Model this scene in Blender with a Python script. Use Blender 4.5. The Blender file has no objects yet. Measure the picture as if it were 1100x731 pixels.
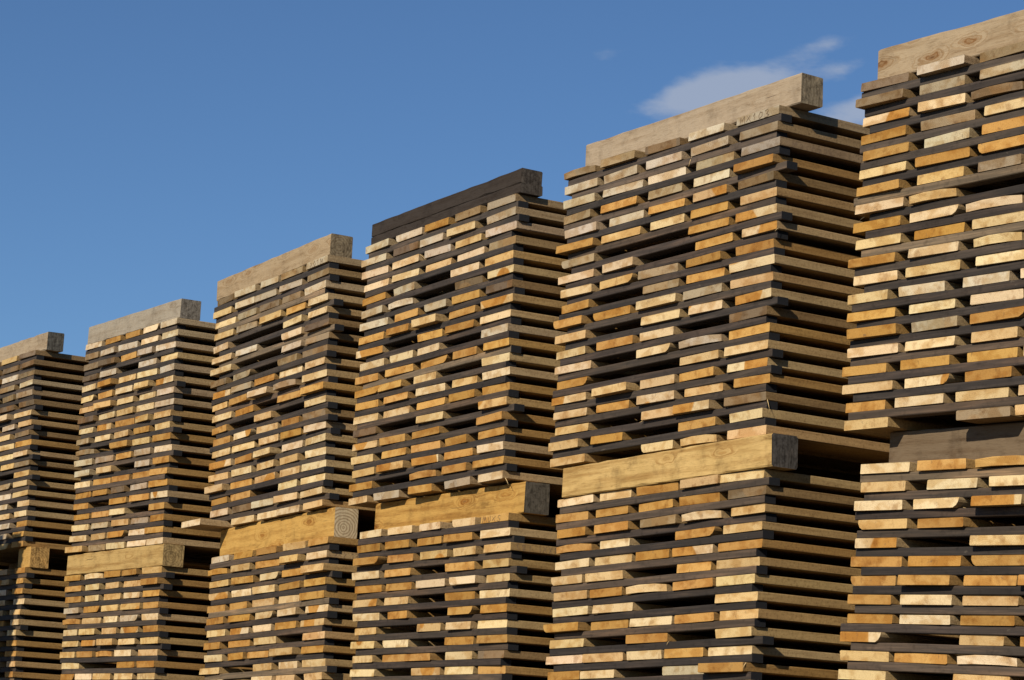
import bpy, bmesh, math, random
from mathutils import Vector, Matrix
R = random.Random(11)
scene = bpy.context.scene
COL = scene.collection

# ------------------------------------------------------------------ camera
F_PX, YAW, PITCH, ROLL = 2660.07, math.radians(31.5586), math.radians(10.2897), 0.050481
fw = Vector((-math.cos(YAW) * math.cos(PITCH), math.sin(YAW) * math.cos(PITCH), math.sin(PITCH)))
rt = fw.cross(Vector((0, 0, 1))).normalized()
up = rt.cross(fw)
r2 = rt * math.cos(ROLL) + up * math.sin(ROLL)
u2 = up * math.cos(ROLL) - rt * math.sin(ROLL)
cd = bpy.data.cameras.new("camera")
cam = bpy.data.objects.new("camera", cd)
COL.objects.link(cam)
m = Matrix((r2, u2, -fw)).transposed().to_4x4()
m.translation = Vector((0, -4.47877, 1.23114))
cam.matrix_world = m
cd.sensor_width = 36.0
cd.lens = 36.0 * F_PX / 1100.0
cd.clip_start = 0.1
cd.clip_end = 9000
scene.camera = cam

# ------------------------------------------------------------------ light
SUN = Vector((0.55, -1.0, 0.62)).normalized()
SUN_EL = math.asin(SUN.z)
SUN_ROT = math.atan2(SUN.x, SUN.y)
SKY_STRENGTH, SUN_STRENGTH = 0.084, 4.9
sd = bpy.data.lights.new("sun", 'SUN')
sd.energy = SUN_STRENGTH
sd.angle = math.radians(0.5)
sd.color = (1.0, 0.875, 0.69)
so = bpy.data.objects.new("sun", sd)
COL.objects.link(so)
so.rotation_euler = SUN.to_track_quat('Z', 'Y').to_euler()
so.location = (0, -20, 20)
scene.view_settings.view_transform = 'Standard'
scene.view_settings.look = 'None'
scene.view_settings.gamma = 1.0
scene.view_settings.exposure = 0.0


class N:
    """small node-tree helper"""
    def __init__(s, nt):
        s.nt = nt
        nt.nodes.clear()

    def add(s, t, **kw):
        n = s.nt.nodes.new(t)
        for k, v in kw.items():
            setattr(n, k, v)
        return n

    def put(s, sock, v):
        if isinstance(v, bpy.types.NodeSocket):
            s.nt.links.new(v, sock)
        else:
            sock.default_value = v

    def math(s, op, a, b=0.0, c=0.0, clamp=False):
        n = s.add('ShaderNodeMath', operation=op, use_clamp=clamp)
        s.put(n.inputs[0], a); s.put(n.inputs[1], b); s.put(n.inputs[2], c)
        return n.outputs[0]

    def vmath(s, op, a, b=(0, 0, 0), out=0):
        n = s.add('ShaderNodeVectorMath', operation=op)
        s.put(n.inputs[0], a); s.put(n.inputs[1], b)
        return n.outputs[out]

    def mix(s, f, a, b, mode='MIX'):
        n = s.add('ShaderNodeMix', data_type='RGBA', blend_type=mode)
        s.put(n.inputs[0], f); s.put(n.inputs[6], a); s.put(n.inputs[7], b)
        return n.outputs[2]

    def noise(s, vec, scale=5.0, detail=3.0, rough=0.55, dist=0.0):
        n = s.add('ShaderNodeTexNoise')
        s.put(n.inputs['Vector'], vec)
        n.inputs['Scale'].default_value = scale
        n.inputs['Detail'].default_value = detail
        n.inputs['Roughness'].default_value = rough
        n.inputs['Distortion'].default_value = dist
        return n.outputs[0]

    def ramp(s, v, lo, hi, a=0.0, b=1.0):
        n = s.add('ShaderNodeMapRange', interpolation_type='SMOOTHSTEP')
        s.put(n.inputs[0], v)
        for i, q in enumerate((lo, hi, a, b)):
            s.put(n.inputs[i + 1], q)
        return n.outputs[0]

    def rgb(s, c):
        n = s.add('ShaderNodeRGB')
        n.outputs[0].default_value = (*c, 1)
        return n.outputs[0]

    def scale3(s, vec, x, y, z):
        return s.vmath('MULTIPLY', vec, (x, y, z))

    def gray(s, v):
        n = s.add('ShaderNodeCombineColor')
        for i in range(3):
            s.put(n.inputs[i], v)
        return n.outputs[0]


# ------------------------------------------------------------------ world
world = bpy.data.worlds.new("World")
scene.world = world
world.use_nodes = True
k = N(world.node_tree)
sky = k.add('ShaderNodeTexSky', sky_type='NISHITA')
sky.sun_disc = False
sky.sun_elevation = SUN_EL
sky.sun_rotation = SUN_ROT
sky.altitude = 300
sky.air_density = 1.0
sky.dust_density = 0.1
sky.ozone_density = 7.6
tc = k.add('ShaderNodeTexCoord')
d = tc.outputs['Generated']


def px_dir(x, y):
    v = fw + r2 * ((x - 550) / F_PX) - u2 * ((y - 365.5) / F_PX)
    return v.normalized()


# fair-weather cloud wisps: each patch is a direction, half sizes in radians, strength
patches = [(px_dir(790, 93), .034, .0110, 1.0, .9), (px_dir(735, 106), .020, .007, .7, .5), (px_dir(925, 122), .022, .008, 1.0, .5), (px_dir(655, 57), .014, .0042, .40, .6),
           (px_dir(590, 42), .006, .002, .22, .6), (px_dir(885, 48), .014, .004, .42, .8), (px_dir(905, 75), .012, .004, .45, .8)]
for i in range(16):                                   # the same kind of wisps over the rest of the sky
    az, el = 2.9 + i * 0.33 + R.uniform(-.1, .1), R.uniform(.16, .8)
    q = Vector((math.cos(az) * math.cos(el), math.sin(az) * math.cos(el), math.sin(el)))
    if q.dot(fw) < .93:
        patches.append((q, R.uniform(.03, .08), R.uniform(.008, .02), R.uniform(.4, .9), .5))
total = None
wob = k.noise(k.scale3(d, 22, 22, 50), 1.0, 5, .6)
wob2 = k.noise(k.scale3(d, 60, 60, 150), 1.0, 4, .6)
for q, sx, sy, st, lean in patches:
    ex = Vector((0, 0, 1)).cross(q).normalized()
    ey = q.cross(ex)
    a = k.math('MULTIPLY', k.vmath('DOT_PRODUCT', d, tuple(ex), 1), 1 / sx)
    b = k.math('MULTIPLY', k.vmath('DOT_PRODUCT', d, tuple(ey), 1), 1 / sy)
    b = k.math('ADD', b, k.math('MULTIPLY', a, lean))
    rr = k.math('ADD', k.math('MULTIPLY', a, a), k.math('MULTIPLY', b, b))
    g = k.math('EXPONENT', k.math('MULTIPLY', rr, -1.0))
    g = k.math('MULTIPLY', g, k.math('GREATER_THAN', k.vmath('DOT_PRODUCT', d, tuple(q), 1), 0.0))
    g = k.math('MULTIPLY', g, st)
    total = g if total is None else k.math('ADD', total, g)
shape = k.math('ADD', k.math('MULTIPLY', wob, 1.1), k.math('MULTIPLY', wob2, .75))
cl = k.ramp(k.math('ADD', total, k.math('SUBTRACT', shape, .93)), .38, 1.10)
cl = k.math('MULTIPLY', cl, k.ramp(total, .03, .3))
cloudcol = k.rgb((4.7, 5.3, 6.5))
skyc = k.mix(k.math('MULTIPLY', cl, .72), sky.outputs[0], cloudcol)
bg = k.add('ShaderNodeBackground')
k.put(bg.inputs[0], skyc)
bg.inputs[1].default_value = SKY_STRENGTH
out = k.add('ShaderNodeOutputWorld')
k.put(out.inputs[0], bg.outputs[0])


# ------------------------------------------------------------------ materials
def new_mat(name):
    mt = bpy.data.materials.new(name)
    mt.use_nodes = True
    return mt, N(mt.node_tree)


def finish(k, col, rough, bump_h=None, strength=.4, dist=.002, spec=.2):
    b = k.add('ShaderNodeBsdfPrincipled')
    k.put(b.inputs['Base Color'], col)
    k.put(b.inputs['Roughness'], rough)
    b.inputs['Specular IOR Level'].default_value = spec
    if bump_h is not None:
        bm = k.add('ShaderNodeBump')
        bm.inputs['Strength'].default_value = strength
        bm.inputs['Distance'].default_value = dist
        k.put(bm.inputs['Height'], bump_h)
        k.put(b.inputs['Normal'], bm.outputs[0])
    o = k.add('ShaderNodeOutputMaterial')
    k.put(o.inputs[0], b.outputs[0])


def sawn_board():
    """rough sawn board: end grain on the two y faces, rough brown saw texture on the rest; object colour is the end colour,
    its alpha how much darker heartwood the end shows"""
    mt, k = new_mat("sawn_softwood")
    tc = k.add('ShaderNodeTexCoord'); oi = k.add('ShaderNodeObjectInfo')
    p0 = tc.outputs['Object']
    wn = k.add('ShaderNodeTexWhiteNoise', noise_dimensions='1D')
    k.put(wn.inputs['W'], k.math('MULTIPLY', oi.outputs['Random'], 1000))
    sp = k.add('ShaderNodeSeparateColor'); k.put(sp.inputs[0], wn.outputs['Color'])
    ra, rb, rc = sp.outputs
    p = k.vmath('ADD', p0, k.vmath('SCALE', wn.outputs['Color'], (0, 0, 0)))
    sc = p.node
    k.put(sc.inputs[1], k.vmath('MULTIPLY', wn.outputs['Color'], (40, 40, 40)))
    xyz = k.add('ShaderNodeSeparateXYZ'); k.put(xyz.inputs[0], p0)
    nz = k.add('ShaderNodeSeparateXYZ'); k.put(nz.inputs[0], tc.outputs['Normal'])
    is_end = k.math('GREATER_THAN', k.math('ABSOLUTE', nz.outputs[1]), .6)
    # growth rings about a pith somewhere near the board
    dx = k.math('SUBTRACT', xyz.outputs[0], k.math('MULTIPLY', k.math('SUBTRACT', ra, .5), .22))
    dz = k.math('SUBTRACT', xyz.outputs[2], k.math('ADD', k.math('MULTIPLY', rb, .16), -.07))
    rr = k.math('SQRT', k.math('ADD', k.math('MULTIPLY', dx, dx), k.math('MULTIPLY', dz, dz)))
    rr = k.math('ADD', rr, k.math('MULTIPLY', k.noise(p, 18, 3), .012))
    ring = k.math('SINE', k.math('MULTIPLY', rr, 1150))
    ring = k.ramp(ring, -.4, 1.0)
    heart = k.ramp(rr, k.math('ADD', k.math('MULTIPLY', rc, .10), .03), k.math('ADD', k.math('MULTIPLY', rc, .10), .022))
    heart = k.math('MULTIPLY', heart, oi.outputs['Alpha'])
    base = oi.outputs['Color']
    endc = k.mix(heart, base, k.rgb((.50, .26, .065)))
    endc = k.mix(k.math('MULTIPLY', ring, .20), endc, k.mix(1.0, endc, k.rgb((.62, .50, .38)), 'MULTIPLY'))
    # torn fibre mottling and stains
    fine = k.noise(p, 190, 4, .75)
    blot = k.noise(p, 26, 4, .6)
    endc = k.mix(k.ramp(fine, .48, .70, 0, .32), endc, k.mix(1.0, endc, k.rgb((.48, .42, .36)), 'MULTIPLY'))
    endc = k.mix(k.ramp(blot, .52, .70, 0, .70), endc, k.mix(1.0, endc, k.rgb((.60, .50, .42)), 'MULTIPLY'))
    endc = k.mix(k.ramp(blot, .46, .28, 0, .35), endc, k.mix(1.0, endc, k.rgb((1.12, 1.12, 1.15)), 'MULTIPLY'))
    broad = k.noise(k.scale3(p, 13, 1, 22), 1.0, 2)
    endc = k.mix(k.ramp(broad, .45, .62, 0, .75), endc, k.mix(1.0, endc, k.rgb((.74, .62, .46)), 'MULTIPLY'))
    dirt = k.ramp(k.noise(p, 55, 5, .7),   .62, .74, 0, .6)
    endc = k.mix(dirt, endc, k.rgb((.12, .09, .07)))
    # checks: thin dark radial cracks in the end grain
    chk = k.noise(k.scale3(p, 190, 1, 24), 1.0, 2, .6)
    endc = k.mix(k.ramp(chk, .70, .76, 0, .7), endc, k.rgb((.09, .06, .04)))
    # side faces
    g1 = k.noise(k.scale3(p, 90, 4, 90), 1.0, 4, .65)
    g2 = k.noise(p, 125, 4, .75)
    g3 = k.noise(k.scale3(p, 8, 5, 8), 1.0, 3)
    side = k.mix(.72, base, k.rgb((.215, .135, .054)))
    side = k.mix(k.ramp(g1, .40, .75, 0, .55), side, k.mix(1.0, side, k.rgb((.50, .42, .34)), 'MULTIPLY'))
    side = k.mix(k.ramp(g2, .48, .68, 0, .60), side, k.mix(1.0, side, k.rgb((.42, .37, .31)), 'MULTIPLY'))
    side = k.mix(k.ramp(g2, .46, .30, 0, .45), side, k.mix(1.0, side, k.rgb((1.5, 1.45, 1.35)), 'MULTIPLY'))
    side = k.mix(k.ramp(g3, .45, .75, 0, .55), side, k.mix(1.0, side, k.rgb((.60, .56, .55)), 'MULTIPLY'))
    col = k.mix(is_end, side, endc)
    h = k.math('ADD', k.math('MULTIPLY', fine, .6), k.math('ADD', k.math('MULTIPLY', g2, .5), k.math('MULTIPLY', chk, .3)))
    finish(k, col, .85, h, .75, .0025, .12)
    return mt


def dark_batten():
    mt, k = new_mat("weathered_dark_batten")
    tc = k.add('ShaderNodeTexCoord'); oi = k.add('ShaderNodeObjectInfo')
    wn = k.add('ShaderNodeTexWhiteNoise', noise_dimensions='1D')
    k.put(wn.inputs['W'], k.math('MULTIPLY', oi.outputs['Random'], 1000))
    p = k.vmath('ADD', tc.outputs['Object'], k.vmath('MULTIPLY', wn.outputs['Color'], (30, 30, 30)))
    sp = k.add('ShaderNodeSeparateColor'); k.put(sp.inputs[0], wn.outputs['Color'])
    nz = k.add('ShaderNodeSeparateXYZ'); k.put(nz.inputs[0], tc.outputs['Normal'])
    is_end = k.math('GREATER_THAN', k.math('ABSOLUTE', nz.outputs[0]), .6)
    base = oi.outputs['Color']
    g1 = k.noise(k.scale3(p, 5, 120, 120), 1.0, 5, .65)
    g2 = k.noise(p, 40, 5, .65)
    c = k.mix(k.ramp(g1, .44, .68, 0, .8), base, k.mix(1.0, base, k.rgb((1.8, 1.7, 1.6)), 'MULTIPLY'))
    g3 = k.noise(k.scale3(p, 2.5, 25, 25), 1.0, 3, .6)
    c = k.mix(k.ramp(g3, .50, .66, 0, .7), c, k.mix(1.0, c, k.rgb((1.75, 1.55, 1.35)), 'MULTIPLY'))
    c = k.mix(k.ramp(g2, .50, .72, 0, .55), c, k.mix(1.0, c, k.rgb((.45, .45, .45)), 'MULTIPLY'))
    # band saw marks slanting across the face of some battens
    w = k.add('ShaderNodeTexWave', wave_type='BANDS', bands_direction='X')
    sh = k.add('ShaderNodeSeparateXYZ'); k.put(sh.inputs[0], p)
    cx = k.add('ShaderNodeCombineXYZ')
    k.put(cx.inputs[0], k.math('ADD', sh.outputs[0], k.math('MULTIPLY', sh.outputs[2], -.5)))
    k.put(w.inputs['Vector'], cx.outputs[0])
    w.inputs['Scale'].default_value = 26
    w.inputs['Distortion'].default_value = 2.5
    some = k.math('GREATER_THAN', sp.outputs[0], .994)
    some = k.math('MULTIPLY', some, k.ramp(k.noise(k.scale3(p, 3, 3, 3), 1.0, 2), .42, .55))
    c = k.mix(k.math('MULTIPLY', k.math('MULTIPLY', w.outputs['Fac'], some), .40), c, k.rgb((.17, .155, .14)))
    dust = k.ramp(k.noise(k.scale3(p, 22, 60, 60), 1.0, 4, .7), .66, .78, 0, .5)
    c = k.mix(dust, c, k.rgb((.20, .17, .13)))
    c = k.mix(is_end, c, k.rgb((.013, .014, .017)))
    h = k.math('ADD', g1, k.math('MULTIPLY', g2, .5))
    finish(k, c, .8, h, .5, .002, .2)
    return mt


def beam_mat(name, side, end, grain=.5, stain=.4, knots=0.0, yellow=None, rings=.5, dirt=1.0):
    """squared bearer along x: side faces with grain, knots and stains; ends with rings"""
    mt, k = new_mat(name)
    tc = k.add('ShaderNodeTexCoord'); oi = k.add('ShaderNodeObjectInfo')
    wn = k.add('ShaderNodeTexWhiteNoise', noise_dimensions='1D')
    k.put(wn.inputs['W'], k.math('MULTIPLY', oi.outputs['Random'], 1000))
    p0 = tc.outputs['Object']
    p = k.vmath('ADD', p0, k.vmath('MULTIPLY', wn.outputs['Color'], (20, 20, 20)))
    nz = k.add('ShaderNodeSeparateXYZ'); k.put(nz.inputs[0], tc.outputs['Normal'])
    is_end = k.math('GREATER_THAN', k.math('ABSOLUTE', nz.outputs[0]), .6)
    # knots: cells along the beam
    v = k.add('ShaderNodeTexVoronoi', feature='F1')
    kn = k.add('ShaderNodeTexNoise'); k.put(kn.inputs['Vector'], p); kn.inputs['Scale'].default_value = 22; kn.inputs['Detail'].default_value = 3
    pk = k.vmath('ADD', p, k.vmath('MULTIPLY', kn.outputs['Color'], (.05, .05, .03)))
    k.put(v.inputs['Vector'], k.scale3(pk, 4.5, 0.01, 15))
    v.inputs['Scale'].default_value = 1.0
    v.inputs['Randomness'].default_value = 1.0
    kd = v.outputs['Distance']
    warp = k.math('MULTIPLY', k.ramp(kd, .45, .05), .10)
    xyz = k.add('ShaderNodeSeparateXYZ'); k.put(xyz.inputs[0], p)
    cx = k.add('ShaderNodeCombineXYZ')
    k.put(cx.inputs[0], k.math('MULTIPLY', xyz.outputs[0], 2.2))
    k.put(cx.inputs[1], k.math('MULTIPLY', xyz.outputs[1], 45))
    k.put(cx.inputs[2], k.math('MULTIPLY', k.math('ADD', xyz.outputs[2], warp), 45))
    g1 = k.noise(cx.outputs[0], 1.0, 4, .6)
    g2 = k.noise(k.scale3(p, 30, 260, 260), 1.0, 3, .65)
    g3 = k.noise(k.scale3(p, 5, 9, 14), 1.0, 4, .6)
    base = k.rgb(side)
    c = base
    if yellow:
        c = k.mix(k.ramp(g3, .40, .62), c, k.rgb(yellow))
    c = k.mix(k.ramp(g1, .42, .70, 0, grain), c, k.mix(1.0, c, k.rgb((.55, .44, .33)), 'MULTIPLY'))
    c = k.mix(k.ramp(g2, .50, .72, 0, .5), c, k.mix(1.0, c, k.rgb((.55, .50, .45)), 'MULTIPLY'))
    g4 = k.noise(p, 11, 5, .65)
    c = k.mix(k.ramp(g4, .50, .72, 0, stain), c, k.mix(1.0, c, k.rgb((.42, .39, .37)), 'MULTIPLY'))
    if knots:
        c = k.mix(k.ramp(kd, .24, .12, 0, knots * .7), c, k.mix(1.0, c, k.rgb((.62, .42, .24)), 'MULTIPLY'))
        c = k.mix(k.ramp(kd, .10, .05, 0, knots * .6), c, k.rgb((.12, .065, .03)))
    if knots:                                          # growth arcs bending round the knots
        arc = k.ramp(k.math('SINE', k.math('MULTIPLY', kd, 62)), .0, .9)
        arc = k.math('MULTIPLY', arc, k.ramp(kd, .52, .12))
        c = k.mix(k.math('MULTIPLY', arc, min(.75, knots * .8)), c, k.mix(1.0, c, k.rgb((.66, .50, .33)), 'MULTIPLY'))
    grime = k.noise(k.scale3(p, 6, 30, 30), 1.0, 5, .7)
    c = k.mix(k.ramp(grime, .55, .72, 0, .55), c, k.mix(1.0, c, k.rgb((.40, .34, .28)), 'MULTIPLY'))
    crack = k.noise(k.scale3(p, 2.2, 120, 120), 1.0, 2, .5)
    c = k.mix(k.ramp(crack, .72, .77, 0, .8), c, k.rgb((.05, .035, .025)))
    # end rings
    o = k.add('ShaderNodeSeparateXYZ'); k.put(o.inputs[0], p0)
    a = k.math('SUBTRACT', o.outputs[1], .04); b = k.math('SUBTRACT', o.outputs[2], .04)
    rr = k.math('SQRT', k.math('ADD', k.math('MULTIPLY', a, a), k.math('MULTIPLY', b, b)))
    rr = k.math('ADD', rr, k.math('MULTIPLY', k.noise(p, 20, 3), .02))
    ring = k.ramp(k.math('SINE', k.math('MULTIPLY', rr, 560)), -.3, 1)
    e = k.rgb(end)
    e = k.mix(k.math('MULTIPLY', ring, rings), e, k.mix(1.0, e, k.rgb((.55, .47, .40)), 'MULTIPLY'))
    e = k.mix(k.ramp(k.noise(p, 60, 4, .65), .46, .66, 0, .75 * dirt), e, k.mix(1.0, e, k.rgb((.35, .33, .32)), 'MULTIPLY'))
    e = k.mix(k.ramp(k.noise(p, 28, 4, .65), .52, .70, 0, .7 * dirt), e, k.mix(1.0, e, k.rgb((1.7, 1.65, 1.6)), 'MULTIPLY'))
    e = k.mix(k.ramp(k.noise(k.scale3(p, 1, 120, 18), 1.0, 4, .7), .46, .62, 0, .6 * dirt), e, k.mix(1.0, e, k.rgb((.32, .30, .28)), 'MULTIPLY'))
    col = k.mix(is_end, c, e)
    h = k.math('ADD', g2, k.math('MULTIPLY', g1, .6))
    finish(k, col, .82, h, .55, .002, .15)
    return mt


M_BOARD = sawn_board()
M_BATTEN = dark_batten()

mt, k = new_mat("packed_gravel")
tc = k.add('ShaderNodeTexCoord')
p = tc.outputs['Object']
c = k.mix(k.noise(p, 3.0, 6, .65), k.rgb((.16, .13, .095)), k.rgb((.30, .26, .20)))
c = k.mix(k.ramp(k.noise(p, 45, 4, .7), .4, .65), c, k.mix(1.0, c, k.rgb((.6, .58, .55)), 'MULTIPLY'))
finish(k, c, .95, k.noise(p, 60, 4, .7), .8, .02)
M_GROUND = mt
mt, k = new_mat("marker_ink")
finish(k, k.rgb((.19, .13, .08)), .8)
M_INK = mt
mt, k = new_mat('torn_fibre')
finish(k, k.rgb((.55, .40, .20)), .8)
M_SPLINTER = mt


# ------------------------------------------------------------------ mesh helpers
def link(o, parent=None):
    COL.objects.link(o)
    if parent:
        o.parent = parent
    return o


def empty(name, loc, label, cat, group=None):
    o = bpy.data.objects.new(name, None)
    link(o)
    o.location = loc
    o.empty_display_size = .2
    o['label'] = label
    o['category'] = cat
    if group:
        o['group'] = group
    return o


def prism(name, profile, stations, axis, mats, recalc=True):
    """closed tube: profile = [(p,q)], stations = [(t, dp, dq, scale)], axis 'y' (p=x,q=z) or 'x' (p=y,q=z);
    profile may also be a function of the station index"""
    bm = bmesh.new()
    rings = []
    for i, (t, dp, dq) in enumerate(stations):
        pr = profile(i) if callable(profile) else profile
        ring = []
        for (p, q, *sk) in pr:
            tt = t + (sk[0] if sk else 0)
            ring.append(bm.verts.new((p + dp, tt, q + dq) if axis == 'y' else (tt, p + dp, q + dq)))
        rings.append(ring)
    n = len(rings[0])
    for a, b in zip(rings, rings[1:]):
        for i in range(n):
            j = (i + 1) % n
            bm.faces.new((a[i], a[j], b[j], b[i]))
    bm.faces.new(rings[0])
    bm.faces.new(rings[-1])
    bmesh.ops.recalc_face_normals(bm, faces=bm.faces)
    me = bpy.data.meshes.new(name)
    bm.to_mesh(me)
    bm.free()
    for q in mats:
        me.materials.append(q)
    return me


DEPTH = 1.8            # length of the boards, away from the camera
BT = .0281             # board thickness
H = 1.022              # height of a pack: 20 layers of boards, 19 of battens
NE = 20
ST = (H - NE * BT) / (NE - 1)   # batten thickness


def board_mesh(kind):
    w, t, c = .1, BT, R.uniform(.0012, .0028)
    if kind == 'square':
        pr = [(-w + c, 0), (w - c, 0), (w, c), (w, t - c), (w - c, t), (-w + c, t), (-w, t - c), (-w, c)]
    elif kind == 'wane_right':
        a, b = R.uniform(.014, .03), t * R.uniform(.45, .8)
        pr = [(-w + c, 0), (w - a, 0), (w - a * .45, b * .32), (w - a * .12, b * .7), (w, b), (w, t - .001), (w - c, t), (-w + c, t), (-w, t - c), (-w, c)]
    elif kind == 'wane_left':
        a, b = R.uniform(.014, .03), t * R.uniform(.45, .8)
        pr = [(-w + a, 0), (w - c, 0), (w, c), (w, t - c), (w - c, t), (-w + c, t), (-w, t - .001), (-w, b), (-w + a * .12, b * .7), (-w + a * .45, b * .32)]
    elif kind == 'wane_top':
        a, b = R.uniform(.02, .05), t * R.uniform(.5, .85)
        pr = [(-w + c, 0), (w - c, 0), (w, c), (w, t - c), (w - c, t), (-w + a, t), (-w + a * .4, t - b * .35), (-w, t - b), (-w, c)]
    elif kind == 'cupped':
        s = R.uniform(.0018, .0035)
        pr = [(-w, 0.001), (-w * .4, s), (w * .4, s), (w, 0.001), (w, t - c - s), (w * .4, t - .0003), (-w * .4, t), (-w, t - c - s)]
    else:                                               # thinner on one side
        dl, dr = R.uniform(0, .0025), R.uniform(0, .0025)
        pr = [(-w + c, 0), (w - c, 0), (w, c), (w, t - c - dr), (w - c, t - dr), (-w + c, t - dl), (-w, t - c - dl), (-w, c)]
    skew, tilt = R.uniform(-.005, .005), R.uniform(-.002, .002)
    if kind == 'marked':
        skew = tilt = 0
        pr = [(-w + c, 0), (w - c, 0), (w, c), (w, t - c), (w - c, t), (-w + c, t), (-w, t - c), (-w, c)]
    bow = 0 if kind == 'marked' else R.uniform(-.004, .004)
    pr0 = [(p, q, p / w * skew + (q / t - .5) * tilt + R.uniform(-.0012, .0012)) for p, q in pr]
    prs = [pr0, pr, pr]
    st = [(0, 0, 0), (DEPTH * .35, bow, 0), (DEPTH, 0, 0)]
    return prism('board', lambda i: prs[i], st, 'y', [M_BOARD])


KINDS = ['square'] * 14 + ['uneven'] * 9 + ['wane_right'] * 1 + ['wane_left'] * 1 + ['cupped'] * 1
BOARDS = [board_mesh(q) for q in KINDS]
SQUARES = BOARDS[:23]
MARKED = board_mesh('marked')


def batten_mesh():
    w, t, c = .021, ST, .0022
    st = []
    for i in range(6):
        st.append((i / 5.0, R.uniform(-.002, .002), 0))
    dz = [R.uniform(-.0012, .0006) for _ in range(6)]
    prs = [[(-w, c), (-w + c, 0), (w, 0), (w, t + z), (-w + c, t + z), (-w, t + z - c)] for z in dz]
    return prism('batten', lambda i: prs[i], st, 'x', [M_BATTEN])


BATTENS = [batten_mesh() for _ in range(12)]

CREAM = [(.70, .53, .28), (.74, .58, .33), (.66, .49, .25), (.73, .57, .35), (.69, .55, .32), (.77, .62, .38)]
ORANGE = [(.55, .315, .095), (.48, .265, .07), (.58, .345, .11), (.50, .29, .09), (.44, .245, .07)]
MID = [(.63, .43, .19), (.60, .42, .20), (.66, .46, .22)]
GREY = [(.38, .31, .205), (.48, .41, .29), (.33, .255, .155), (.28, .21, .125), (.54, .46, .34), (.22, .165, .105), (.17, .125, .08)]
PALE = [(.62, .54, .40), (.66, .57, .42), (.58, .51, .38)]
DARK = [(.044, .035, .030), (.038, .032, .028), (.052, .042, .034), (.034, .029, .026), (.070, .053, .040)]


def board_colour(row, weather):
    u = R.random()
    if R.random() < weather(row):
        c, a = R.choice(GREY + PALE), .15
    elif u < .47:
        c, a = R.choice(CREAM), (0 if R.random() < .84 else 1)
    elif u < .82:
        c, a = R.choice(ORANGE), 0
    else:
        c, a = R.choice(MID), (0 if R.random() < .8 else 1)
    f = R.uniform(.88, 1.06)
    return (c[0] * f, c[1] * f * R.uniform(.97, 1.03), c[2] * f * R.uniform(.92, 1.08), a)


def place(name, mesh, parent, loc, rot=(0, 0, 0), scl=(1, 1, 1), colour=None, label=None):
    o = bpy.data.objects.new(name, mesh)
    link(o, parent)
    o.location = loc
    o.rotation_euler = rot
    o.scale = scl
    if colour:
        o.color = colour
    if label:
        o['label'] = label
    return o


def build_pack(root, W, lean, weather, special=None, missing=.15, rows_missing=None):
    """20 layers of five boards on edge-to-edge courses with dark battens between them"""
    special = special or {}
    rowobj = {}
    z = 0.0
    for r in range(NE):
        off = lean * z
        x0, x1 = R.uniform(-.016, .016), W + R.uniform(-.014, .014)
        ws = [min(.215, max(.165, R.gauss(.193, .014))) for _ in range(5)]
        gap = (x1 - x0) - sum(ws)
        if gap < .03:
            f = (x1 - x0 - .03) / sum(ws)
            ws = [q * f for q in ws]
            gap = .03
        gs = [R.random() * .6 + .7 for _ in range(4)]
        if R.random() < .12:
            gs[R.randrange(4)] = .02
        sg = sum(gs)
        x = x0
        for c in range(5):
            w = ws[c]
            key = (r, c)
            sp = special.get(key, {})
            if 'w' in sp:                                  # a narrower board, kept flush with the corner
                x += w - sp['w']
                w = sp['w']
            drop = (c in (1, 2, 3) and R.random() < missing * (0 if r >= 17 else 1)) if 'keep' not in sp else False
            jx = R.uniform(-.008, .008) if c in (1, 2, 3) else 0
            if not drop:
                yf = R.choice((R.uniform(-.004, .005), R.uniform(-.009, .002), R.uniform(-.004, .007), R.uniform(-.026, -.01) if R.random() < .22 else -.001))
                yf += sp.get('dy', 0)
                colr = sp.get('colour') or board_colour(r, weather)
                me = MARKED if 'marked' in sp else R.choice(BOARDS if c < 4 else SQUARES)
                tz = R.uniform(.95, 1.0)
                o = place('board', me, root, (x + w / 2 + jx + off + sp.get('dx', 0), yf, z + .0004),
                          (0, R.uniform(-.003, .003) if R.random() < .85 else R.uniform(-.009, .009), R.uniform(-.006, .006) if c < 4 else R.uniform(-.006, .008)),
                          (w / .2, 1, tz), colr, sp.get('label'))
                rowobj[key] = o
            x += w + (gap * gs[c] / sg if c < 4 else 0)
        z += BT
        if r < NE - 1:
            off = lean * z
            for yb in (.0255, DEPTH * .5, DEPTH - .06):
                xa, xb = R.uniform(-.02, .05), W + R.choice((R.uniform(-.03, .004), R.uniform(-.01, .012), R.uniform(.005, .04)))
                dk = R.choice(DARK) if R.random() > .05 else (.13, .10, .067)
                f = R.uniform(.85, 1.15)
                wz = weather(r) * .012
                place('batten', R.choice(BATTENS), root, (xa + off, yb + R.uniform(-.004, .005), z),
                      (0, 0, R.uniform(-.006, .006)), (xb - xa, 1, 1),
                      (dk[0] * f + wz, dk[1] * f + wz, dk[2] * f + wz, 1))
            z += ST
    return rowobj


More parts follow.
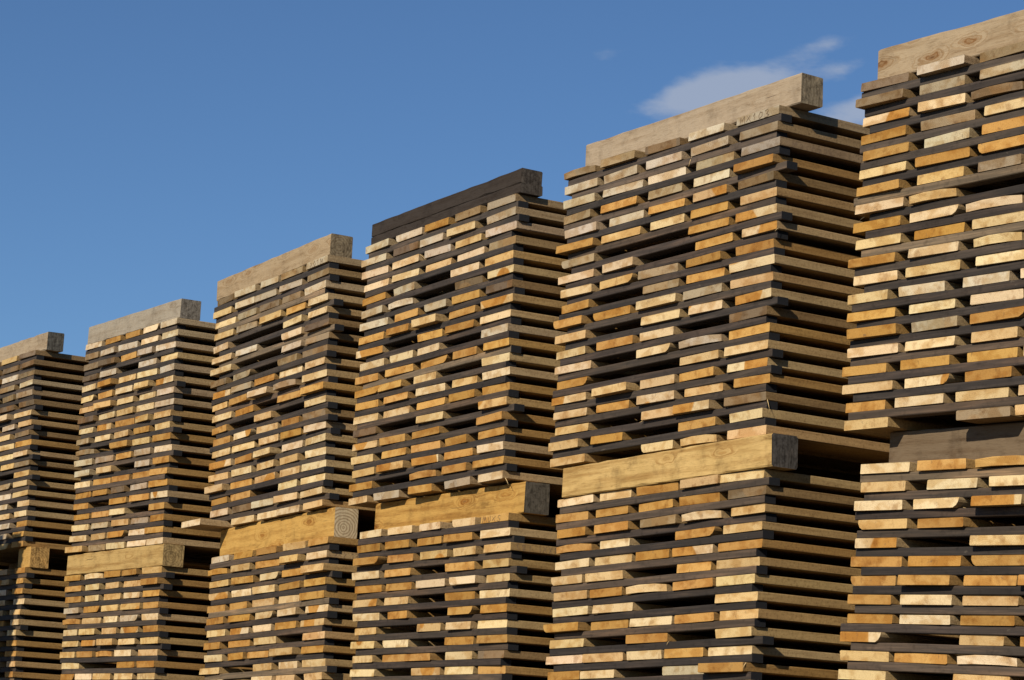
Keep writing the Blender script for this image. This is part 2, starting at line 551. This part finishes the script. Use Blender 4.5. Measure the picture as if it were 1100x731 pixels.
def bulk_pack(root, W, lean, ground_z):
    """the lowest pack of a stack, below the picture: every board and batten of it in one part"""
    bm = bmesh.new()
    z = 0.0

    def bx(x0, x1, y0, y1, z0, z1):
        mm = Matrix.Translation(((x0 + x1) / 2, (y0 + y1) / 2, (z0 + z1) / 2)) @ Matrix.Diagonal((x1 - x0, y1 - y0, z1 - z0, 1))
        bmesh.ops.create_cube(bm, size=1, matrix=mm)
    for r in range(NE):
        for c in range(5):
            x = W * c / 5 + R.uniform(.005, .03)
            bx(x, x + R.uniform(.175, .205), R.uniform(-.03, .01), DEPTH, z, z + BT * .97)
        z += BT
        if r < NE - 1:
            for yb in (.03, DEPTH * .5, DEPTH - .08):
                bx(0.01, W - .01, yb, yb + .042, z - .0005, z + ST)
            z += ST
    me = bpy.data.meshes.new('board_courses')
    bm.to_mesh(me)
    bm.free()
    me.materials.append(M_BOARD)
    o = place('board_courses', me, root, (0, 0, 0), colour=(.66, .48, .25, 0))
    o['kind'] = 'stuff'


def beam(loc, tilt, yaw, L, wd, ht, mat, label, cat='beam', group=None, chips=0, checks=0, name='bearer_timber'):
    c = .004
    ns = max(2, int(L / .05))
    st = [(L * i / ns, R.uniform(-.0015, .0015), 0) for i in range(ns + 1)]

    def pr(i):
        j = lambda s=.0012: R.uniform(-s, s)
        c = .003 + (R.uniform(.001, .005) if R.random() < .12 else 0)
        return [(c + j(), 0), (wd - c + j(), 0), (wd + j(), c + j()), (wd + j(), ht - c), (wd - c + j(), ht + j()), (c + j(), ht + j()), (0 + j(), ht - c + j()), (0 + j(), c + j())]
    me = prism(name, pr, st, 'x', [mat])
    o = bpy.data.objects.new(name, me)
    link(o)
    o.matrix_world = Matrix.Translation(loc) @ Matrix.Rotation(yaw, 4, 'Z') @ Matrix.Rotation(-tilt, 4, 'Y')
    o['label'] = label
    o['category'] = cat
    if group:
        o['group'] = group
    return o


# ------------------------------------------------------------------ handwriting strokes (unit cell 1 x 1)
GL = {'(': [[(.6, 1), (.3, .7), (.3, .3), (.55, 0)]], ')': [[(.4, 1), (.7, .7), (.7, .3), (.4, 0)]],
      '8': [[(.5, .5), (.2, .75), (.5, 1), (.8, .75), (.5, .5), (.15, .25), (.5, 0), (.85, .25), (.5, .5)]],
      '1': [[(.35, .75), (.55, 1), (.5, 0)]], '0': [[(.5, 1), (.2, .6), (.25, .2), (.5, 0), (.8, .4), (.75, .8), (.5, 1)]],
      'X': [[(.1, 1), (.9, 0)], [(.85, 1), (.1, 0)]], 'M': [[(.05, 0), (.2, 1), (.5, .3), (.8, 1), (.95, 0)]],
      '7': [[(.15, 1), (.85, 1), (.4, 0)], [(.3, .5), (.75, .5)]], '9': [[(.8, .65), (.5, .45), (.25, .7), (.5, 1), (.8, .7), (.6, 0)]],
      'U': [[(.15, 1), (.2, .2), (.5, 0), (.8, .25), (.85, 1)]], 'S': [[(.85, .85), (.5, 1), (.2, .75), (.75, .35), (.5, 0), (.1, .15)]],
      'a': [[(.75, .6), (.4, .65), (.2, .3), (.45, 0), (.75, .3), (.75, .6), (.85, 0)]], 'l': [[(.5, 1), (.45, .1), (.65, 0)]],
      't': [[(.5, 1), (.45, .1), (.7, 0)], [(.2, .7), (.8, .7)]], 'r': [[(.25, .65), (.3, 0)], [(.3, .4), (.55, .65), (.8, .55)]],
      'o': [[(.5, .65), (.2, .35), (.5, 0), (.8, .35), (.5, .65)]], 'n': [[(.2, .65), (.2, 0)], [(.2, .4), (.5, .65), (.75, .5), (.8, 0)]],
      'k': [[(.25, 1), (.25, 0)], [(.75, .65), (.28, .3), (.8, 0)]], 'i': [[(.5, .6), (.5, 0)]], '3': [[(.2, .9), (.6, 1), (.75, .75), (.45, .55), (.8, .3), (.5, 0), (.15, .1)]]}


def handwriting(text, board, face, u0, width, height, v0, sx, label):
    """ink lettering on a board's front end ('end') or right edge ('edge'), laid 0.4 mm proud of the wood"""
    bm = bmesh.new()
    n = len(text)
    lw = .0021 if face == 'edge' else .0015
    for i, ch in enumerate(text):
        for stroke in GL.get(ch, []):
            pts = [Vector((u0 + width * (i + .1 + .8 * a) / n + R.uniform(-.003, .003), v0 + height * b + R.uniform(-.003, .003))) for a, b in stroke]
            for a, b in zip(pts, pts[1:]):
                dv = (b - a)
                if dv.length < 1e-6:
                    continue
                dv.normalize()
                nn = Vector((-dv.y, dv.x)) * lw / 2
                e = dv * lw * .4
                q = [a - e + nn, a - e - nn, b + e - nn, b + e + nn]
                lift = .0004
                if face == 'end':
                    vs = [bm.verts.new((p.x / sx, -.0014 - lift, p.y)) for p in q]
                else:
                    vs = [bm.verts.new((.1 + .0004, p.x, p.y)) for p in q]
                bm.faces.new(vs)
    bmesh.ops.recalc_face_normals(bm, faces=bm.faces)
    me = bpy.data.meshes.new('handwriting')
    bm.to_mesh(me)
    bm.free()
    me.materials.append(M_INK)
    o = bpy.data.objects.new('handwriting', me)
    link(o, board)
    o['label'] = label
    o['kind'] = 'stuff'                # strokes a couple of pixels wide, one flat print
    return o


# ------------------------------------------------------------------ ground
bm = bmesh.new()
S = 4000
GZ = -.05
vs = [bm.verts.new(q) for q in ((-S, -S, GZ), (S, -S, GZ), (S, S, GZ), (-S, S, GZ))]
bm.faces.new(vs)
me = bpy.data.meshes.new('ground')
bm.to_mesh(me)
bm.free()
me.materials.append(M_GROUND)
g = bpy.data.objects.new('ground', me)
link(g)
g['kind'] = 'structure'

# ------------------------------------------------------------------ the six stacks (fitted to the photograph)
W0 = 1.13597
#      xU       zU      tU      lU      xL       zL      tL      lL      yaw     kU      kL
FIT = {1: (-13.0900, 2.3105, .0100, -.0712, -13.1000, 1.1888, .0030, .0627, .0226, 1.0075, .9936),
       2: (-11.2518, 2.2458, -.0149, -.0164, -11.2320, 1.1166, -.0079, -.0423, -.0111, .9778, 1.0041),
       3: (-9.6943, 2.2609, .0201, -.1108, -9.6406, 1.1215, .0162, -.0193, -.0337, .9957, 1.0151),
       4: (-8.4259, 2.2802, .0088, -.0094, -8.3312, 1.1502, -.0021, -.0156, -.0189, 1.0171, 1.0047),
       5: (-7.0088, 2.3115, .0050, .0304, -6.9988, 1.1741, .0162, .0575, .0208, 1.0105, .9601),
       6: (-5.4640, 2.2861, -.0301, .0607, -5.5197, 1.1668, -.0401, .1391, .0350, 1.0012, .9999)}
# top beam: x start, x end beyond the pack, y, width, height ; middle beam the same
TOP = {1: (.00, .035, .048, .090, .096), 2: (.0, .004, .008, .098, .090), 3: (.0, .002, .006, .098, .090),
       4: (.03, .010, .012, .090, .090), 5: (.045, .045, .040, .086, .094), 6: (.03, .03, .018, .095, .096)}
MID_B = {1: (.98, .010, .02, .10, 0), 2: (.0, .006, .000, .10, 0), 3: (.045, -.006, .022, .10, 0),
         4: (.060, .020, .040, .10, 0), 5: (.030, .040, -.010, .10, 0), 6: (.03, .03, .070, .10, 0)}
BM = {
    't1': beam_mat('weathered_beam_tan', (.37, .30, .21), (.10, .095, .08), .4, .5, .3, rings=0),
    't2': beam_mat('weathered_beam_grey', (.34, .30, .235), (.19, .17, .14), .35, .4, .3, rings=.2),
    't3': beam_mat('weathered_beam_buff', (.38, .29, .18), (.22, .175, .11), .45, .3, .4),
    't4': beam_mat('weathered_beam_black', (.046, .037, .031), (.075, .064, .053), .5, .5, rings=.2),
    't5': beam_mat('weathered_beam_pale', (.385, .31, .22), (.22, .18, .12), .4, .5, .3, rings=.15),
    't6': beam_mat('weathered_beam_knotty', (.385, .30, .195), (.3, .24, .16), .6, .45, 1.0),
    'm1': beam_mat('fresh_block', (.52, .32, .10), (.50, .31, .11), .4, .3),
    'm2': beam_mat('fresh_beam_tan', (.48, .33, .13), (.36, .26, .12), .75, .45, .9),
    'm3': beam_mat('fresh_beam_orange', (.54, .33, .095), (.50, .41, .27), .7, .4, .7, rings=.85, dirt=.3),
    'm4': beam_mat('fresh_beam_amber', (.50, .30, .085), (.10, .088, .07), .75, .5, .9, rings=.2),
    'm5': beam_mat('fresh_beam_yellow', (.50, .34, .13), (.075, .070, .066), .75, .6, .8, (.58, .40, .16), rings=.25),
    'm6': beam_mat('weathered_beam_brown', (.165, .122, .078), (.15, .12, .09), .5, .55),
    'g': beam_mat('ground_bearer', (.25, .19, .12), (.2, .15, .1)),
}
WHERE = {1: 'farthest stack', 2: 'stack with the short grey top timber', 3: 'stack with the buff top timber',
         4: 'stack with the black top timbers', 5: 'stack under the cloud', 6: 'nearest stack'}
UP_L = {1: 'upper pack of boards in the farthest, lowest looking stack',
        2: 'upper pack of boards under the short grey timber with pale scratches',
        3: 'upper pack of boards under a buff timber, one board end jutting out low',
        4: 'upper pack of boards directly under the two black weathered timbers',
        5: 'upper pack of boards below the cloud, handwriting on a grey board edge',
        6: 'upper pack of large near boards under the big knotty timber'}
LO_L = {1: 'lower pack of boards beneath the short orange timber block',
        2: 'lower pack of boards beneath the flush tan bearer',
        3: 'lower pack of boards beneath the orange bearer with a pale ringed end',
        4: 'lower pack of boards beneath the shadow striped amber bearer',
        5: 'lower pack of boards beneath the long yellow bearer with dark end',
        6: 'lower pack of boards beneath the shaded grey brown bearer'}
TOP_L = {1: 'tan squared timber with dark streaked end on the farthest stack',
         2: 'short grey squared timber with pale scratches on its side',
         3: 'buff squared timber with a light brown end on its stack top',
         4: 'thick black weathered timber lying on another black timber',
         5: 'pale squared timber overhanging its stack in front of the cloud',
         6: 'large knotty tan timber on top of the nearest stack'}
MID_L = {1: 'short orange timber block between the packs of the farthest stack',
         2: 'tan bearer lying flush between two packs, below the grey topped stack',
         3: 'orange bearer with round growth rings on its pale end',
         4: 'amber bearer striped by shadows of the boards above, dark rough end',
         5: 'long yellow bearer with a dark grey end between two packs',
         6: 'grey brown bearer in shadow between the packs of the nearest stack'}
WEATHER_U = {1: lambda r: .75 if r > 14 else .3, 2: lambda r: .75 if r > 15 else .25, 3: lambda r: .8 if r > 16 else (.3 if r > 10 else .15),
             4: lambda r: .9 if r > 17 else (.45 if r > 12 else .15), 5: lambda r: 1.0 if r > 16 else (.5 if r > 13 else .10), 6: lambda r: 1.0 if r > 17 else (.4 if r > 14 else .06)}
WEATHER_L = lambda r: .03

def splinter(board, x, z, ln, side):
    """a torn fibre hanging from a corner of a board end"""
    bm = bmesh.new()
    a = Vector((side * .1, R.uniform(.0, .05), z))
    d = Vector((side * R.uniform(.1, .8), R.uniform(-.9, .3), R.uniform(-1.0, .1))).normalized()
    n1 = d.orthogonal().normalized()
    n2 = d.cross(n1)
    w = R.uniform(.0012, .0022)
    ring = [[bm.verts.new(a + d * t * ln + (n1 * math.cos(q) + n2 * math.sin(q)) * w * f + Vector((0, 0, -t * t * ln * .3))) for q in (0, 2.1, 4.2)] for t, f in ((-.1, 1), (.5, .8), (1, .15))]
    for u, v in zip(ring, ring[1:]):
        for i in range(3):
            bm.faces.new((u[i], u[(i + 1) % 3], v[(i + 1) % 3], v[i]))
    bm.faces.new(ring[0]); bm.faces.new(ring[-1])
    bmesh.ops.recalc_face_normals(bm, faces=bm.faces)
    me = bpy.data.meshes.new('splinter')
    bm.to_mesh(me)
    bm.free()
    me.materials.append(M_SPLINTER)
    o = bpy.data.objects.new('splinter', me)
    link(o, board)


# one more stack of the row, just out of the picture beyond the farthest one
for i in range(3):
    e = empty('board_pack', (-14.76, 0, .06 + i * (H + .1)), ('bottom', 'middle', 'top')[i] + ' pack of boards in the stack beyond the farthest one', 'board pack', 'packs beyond the farthest stack')
    bulk_pack(e, W0, 0, GZ)
    for yy, q in ((.03, 'front'), (DEPTH - .2, 'rear')):
        beam(Vector((-14.74, yy, .06 + i * (H + .1) - .0995)), 0, 0, W0 - .04, .1, .099, BM['g'], q + ' bearer under the ' + ('bottom', 'middle', 'top')[i] + ' pack beyond the farthest stack', 'timber', 'bearers beyond the farthest stack')

# unseen stack added off the left edge to shade part of the farthest stack
for i in range(3):
    e = empty('board_pack', (-11.14 - W0, -1.48 - DEPTH, .06 + i * (H + .1)), ('bottom', 'middle', 'top')[i] + ' pack of boards in the unseen stack added for shade', 'board pack', 'packs of the added shade stack')
    bulk_pack(e, W0, 0, GZ)
    for yy, q in ((.03, 'front'), (DEPTH - .12, 'rear')):
        beam(Vector((-11.12 - W0, -1.48 - DEPTH + yy, .06 + i * (H + .1) - .0995)), 0, 0, W0 - .03, .1, .099, BM['g'], q + ' bearer under the ' + ('bottom', 'middle', 'top')[i] + ' pack of the added shade stack', 'timber', 'bearers of the added shade stack')

for n in (1, 2, 3, 4, 5, 6):
    xU, zU, tU, lU, xL, zL, tL, lL, yaw, kU, kL = FIT[n]
    WU, WL = W0 * kU, W0 * kL
    lU, lL = lU + math.tan(tU), lL + math.tan(tL)      # leans are measured in the picture, the pack's own axes are tilted
    # special boards
    spU, spL = {}, {}
    if n == 3:
        spU[(0, 0)] = dict(keep=1, dy=-.115, dx=-.03, colour=(.72, .58, .38, 0), label='board end jutting out towards the viewer')
    if n == 5:
        for r in (19, 18, 17):
            spU[(r, 4)] = dict(keep=1, marked=1, colour=[(.40, .35, .26, 0), (.30, .24, .16, 0), (.33, .285, .23, 0)][19 - r])
    if n == 4:
        spL[(17, 4)] = dict(marked=1, colour=(.64, .44, .2, 0))
        spL[(19, 4)] = dict(marked=1, colour=(.56, .34, .11, 0))
    if n == 3:
        spU[(19, 4)] = dict(marked=1, colour=(.48, .42, .3, 0))
        spL[(18, 4)] = dict(marked=1, colour=(.72, .55, .33, 0))
    if n == 1:
        for r in range(NE):
            spL[(r, 4)] = dict(w=R.uniform(.10, .13))
            if r < 5:
                spU[(r, 4)] = dict(w=R.uniform(.13, .15))
    # top of the lower pack: a few gaps under the bearer
    up = empty('board_pack', (xU, 0, zU), UP_L[n], 'board pack', 'upper packs of stacked boards')
    up.rotation_euler = (0, -tU, yaw)
    ru = build_pack(up, WU, lU, WEATHER_U[n], spU)
    lo = empty('board_pack', (xL, 0, zL), LO_L[n], 'board pack', 'lower packs of stacked boards')
    lo.rotation_euler = (0, -tL, yaw)
    rl = build_pack(lo, WL, lL, WEATHER_L, spL, missing=.20)
    # hidden bottom pack and its ground bearers
    zB = zL - .1 - H
    bo = empty('board_pack', (xL, 0, zB), 'bottom pack of boards, ' + WHERE[n], 'board pack', 'bottom packs of stacked boards')
    bo.rotation_euler = (0, -tL, yaw)
    bulk_pack(bo, WL, 0, GZ)

    def frame(x, z, t, lean=0.0):
        return Matrix.Translation((x, 0, z)) @ Matrix.Rotation(yaw, 4, 'Z') @ Matrix.Rotation(-t, 4, 'Y')
    # middle bearers: front and back
    a, b, y, wd, _ = MID_B[n]
    tm = (tU + tL) / 2
    off = lL * H
    fr = frame(xL, zL, tL)
    x0, x1 = a + off, WL + b + off
    zb = H + .001
    gapm = .1
    pL = fr @ Vector((x0, y, zb)); pR = fr @ Vector((x1, y, zb))
    fu = frame(xU, zU, tU)
    inv = fu.inverted()
    # height of the underside of the upper pack above these points
    hl, hr = -(inv @ pL).z, -(inv @ pR).z
    ht = max(.07, min(hl, hr) - .001)
    o = beam(pL, tL, yaw, x1 - x0, wd, ht, BM['m%d' % n], MID_L[n], 'timber' if n > 1 else 'timber block', 'bearers between the packs', name='bearer_timber' if n > 1 else 'timber_block')
    pb = fr @ Vector((off + .02, DEPTH - .2, zb))
    beam(pb, tL, yaw, WL - .04, .1, ht, BM['g'], 'rear bearer behind the front one, ' + WHERE[n], 'timber', 'rear bearers')
    if n == 1:                                        # block added so no sky shows through the left end of the slot
        pb = fr @ Vector((off + .03, .35, zb))
        beam(pb, tL, yaw, .12, 1.1, ht, BM['g'], 'thick timber block behind the short orange one, added to keep sky out of the slot', 'timber block', 'rear bearers', name='timber_block')
    # top beam
    a, b, y, wd, ht = TOP[n]
    off = lU * H
    p = fu @ Vector((a + off, y, H + .001))
    if n == 4:        # two weathered timbers, one on the other
        beam(p, tU, yaw, WU + b - a, wd + .001, .036, BM['t4'], 'lower thin black timber lying under the thicker black one', 'timber', 'black timbers on the fourth stack', name='squared_timber')
        beam(fu @ Vector((a + off + .002, y + .0015, H + .0375)), tU, yaw, WU + b - a - .004, wd - .002, .053, BM['t4'], TOP_L[4], 'timber', 'black timbers on the fourth stack', name='squared_timber')
    else:
        beam(p, tU, yaw, WU + b - a, wd, ht, BM['t%d' % n], TOP_L[n], 'timber', 'top timbers weighing down the stacks', name='squared_timber')
    # bearers below lower and bottom pack
    fb = frame(xL, zB, tL)
    for yy, fb_ in ((.03, 'front'), (DEPTH - .2, 'rear')):
        beam(fb @ Vector((.02, yy, H + .001)), tL, yaw, WL - .04, .1, .097, BM['g'], fb_ + ' bearer under the lower pack, ' + WHERE[n], 'timber', 'low bearers')
        hh = .11
        beam(fb @ Vector((.02, yy, -hh)), tL, yaw, WL - .04, .1, hh - .001, BM['g'], fb_ + ' ground bearer, ' + WHERE[n], 'timber', 'ground bearers')
    # torn fibres on some corners
    for rr_, cnt in ((ru, {5: 9, 6: 7, 4: 4}.get(n, 0)), (rl, {5: 4, 6: 3}.get(n, 0))):
        keys = sorted(rr_)
        for _ in range(cnt):
            kk = R.choice(keys) if R.random() < .5 else (R.randrange(NE - 2), 4)
            if kk in rr_:
                splinter(rr_[kk], 0, R.choice((.001, BT * .9)), R.uniform(.014, .032), R.choice((1, 1, -1)))
    # lettering
    if n == 5:
        o = ru[(17, 4)]; handwriting('Malrank', o, 'edge', .045, .17, .020, .004, o.scale.x, 'scrawled dark handwriting')
        o = ru[(19, 4)]; handwriting('MX103', o, 'end', -.09, .15, .022, .002, o.scale.x, 'scrawled dark characters')
    if n == 4:
        o = rl[(17, 4)]; handwriting('(8) 1XX1', o, 'edge', .02, .17, .022, .003, o.scale.x, 'dark handwritten (8) 1XX1')
        o = rl[(19, 4)]; handwriting('MUXS', o, 'end', -.085, .13, .02, .003, o.scale.x, 'faint handwritten letters')
    if n == 3:
        o = ru[(19, 4)]; handwriting('X01M', o, 'end', -.07, .13, .02, .003, o.scale.x, 'faint handwritten characters')
        o = rl[(18, 4)]; handwriting('IX() 17', o, 'edge', .01, .13, .022, .003, o.scale.x, 'dark handwritten characters')
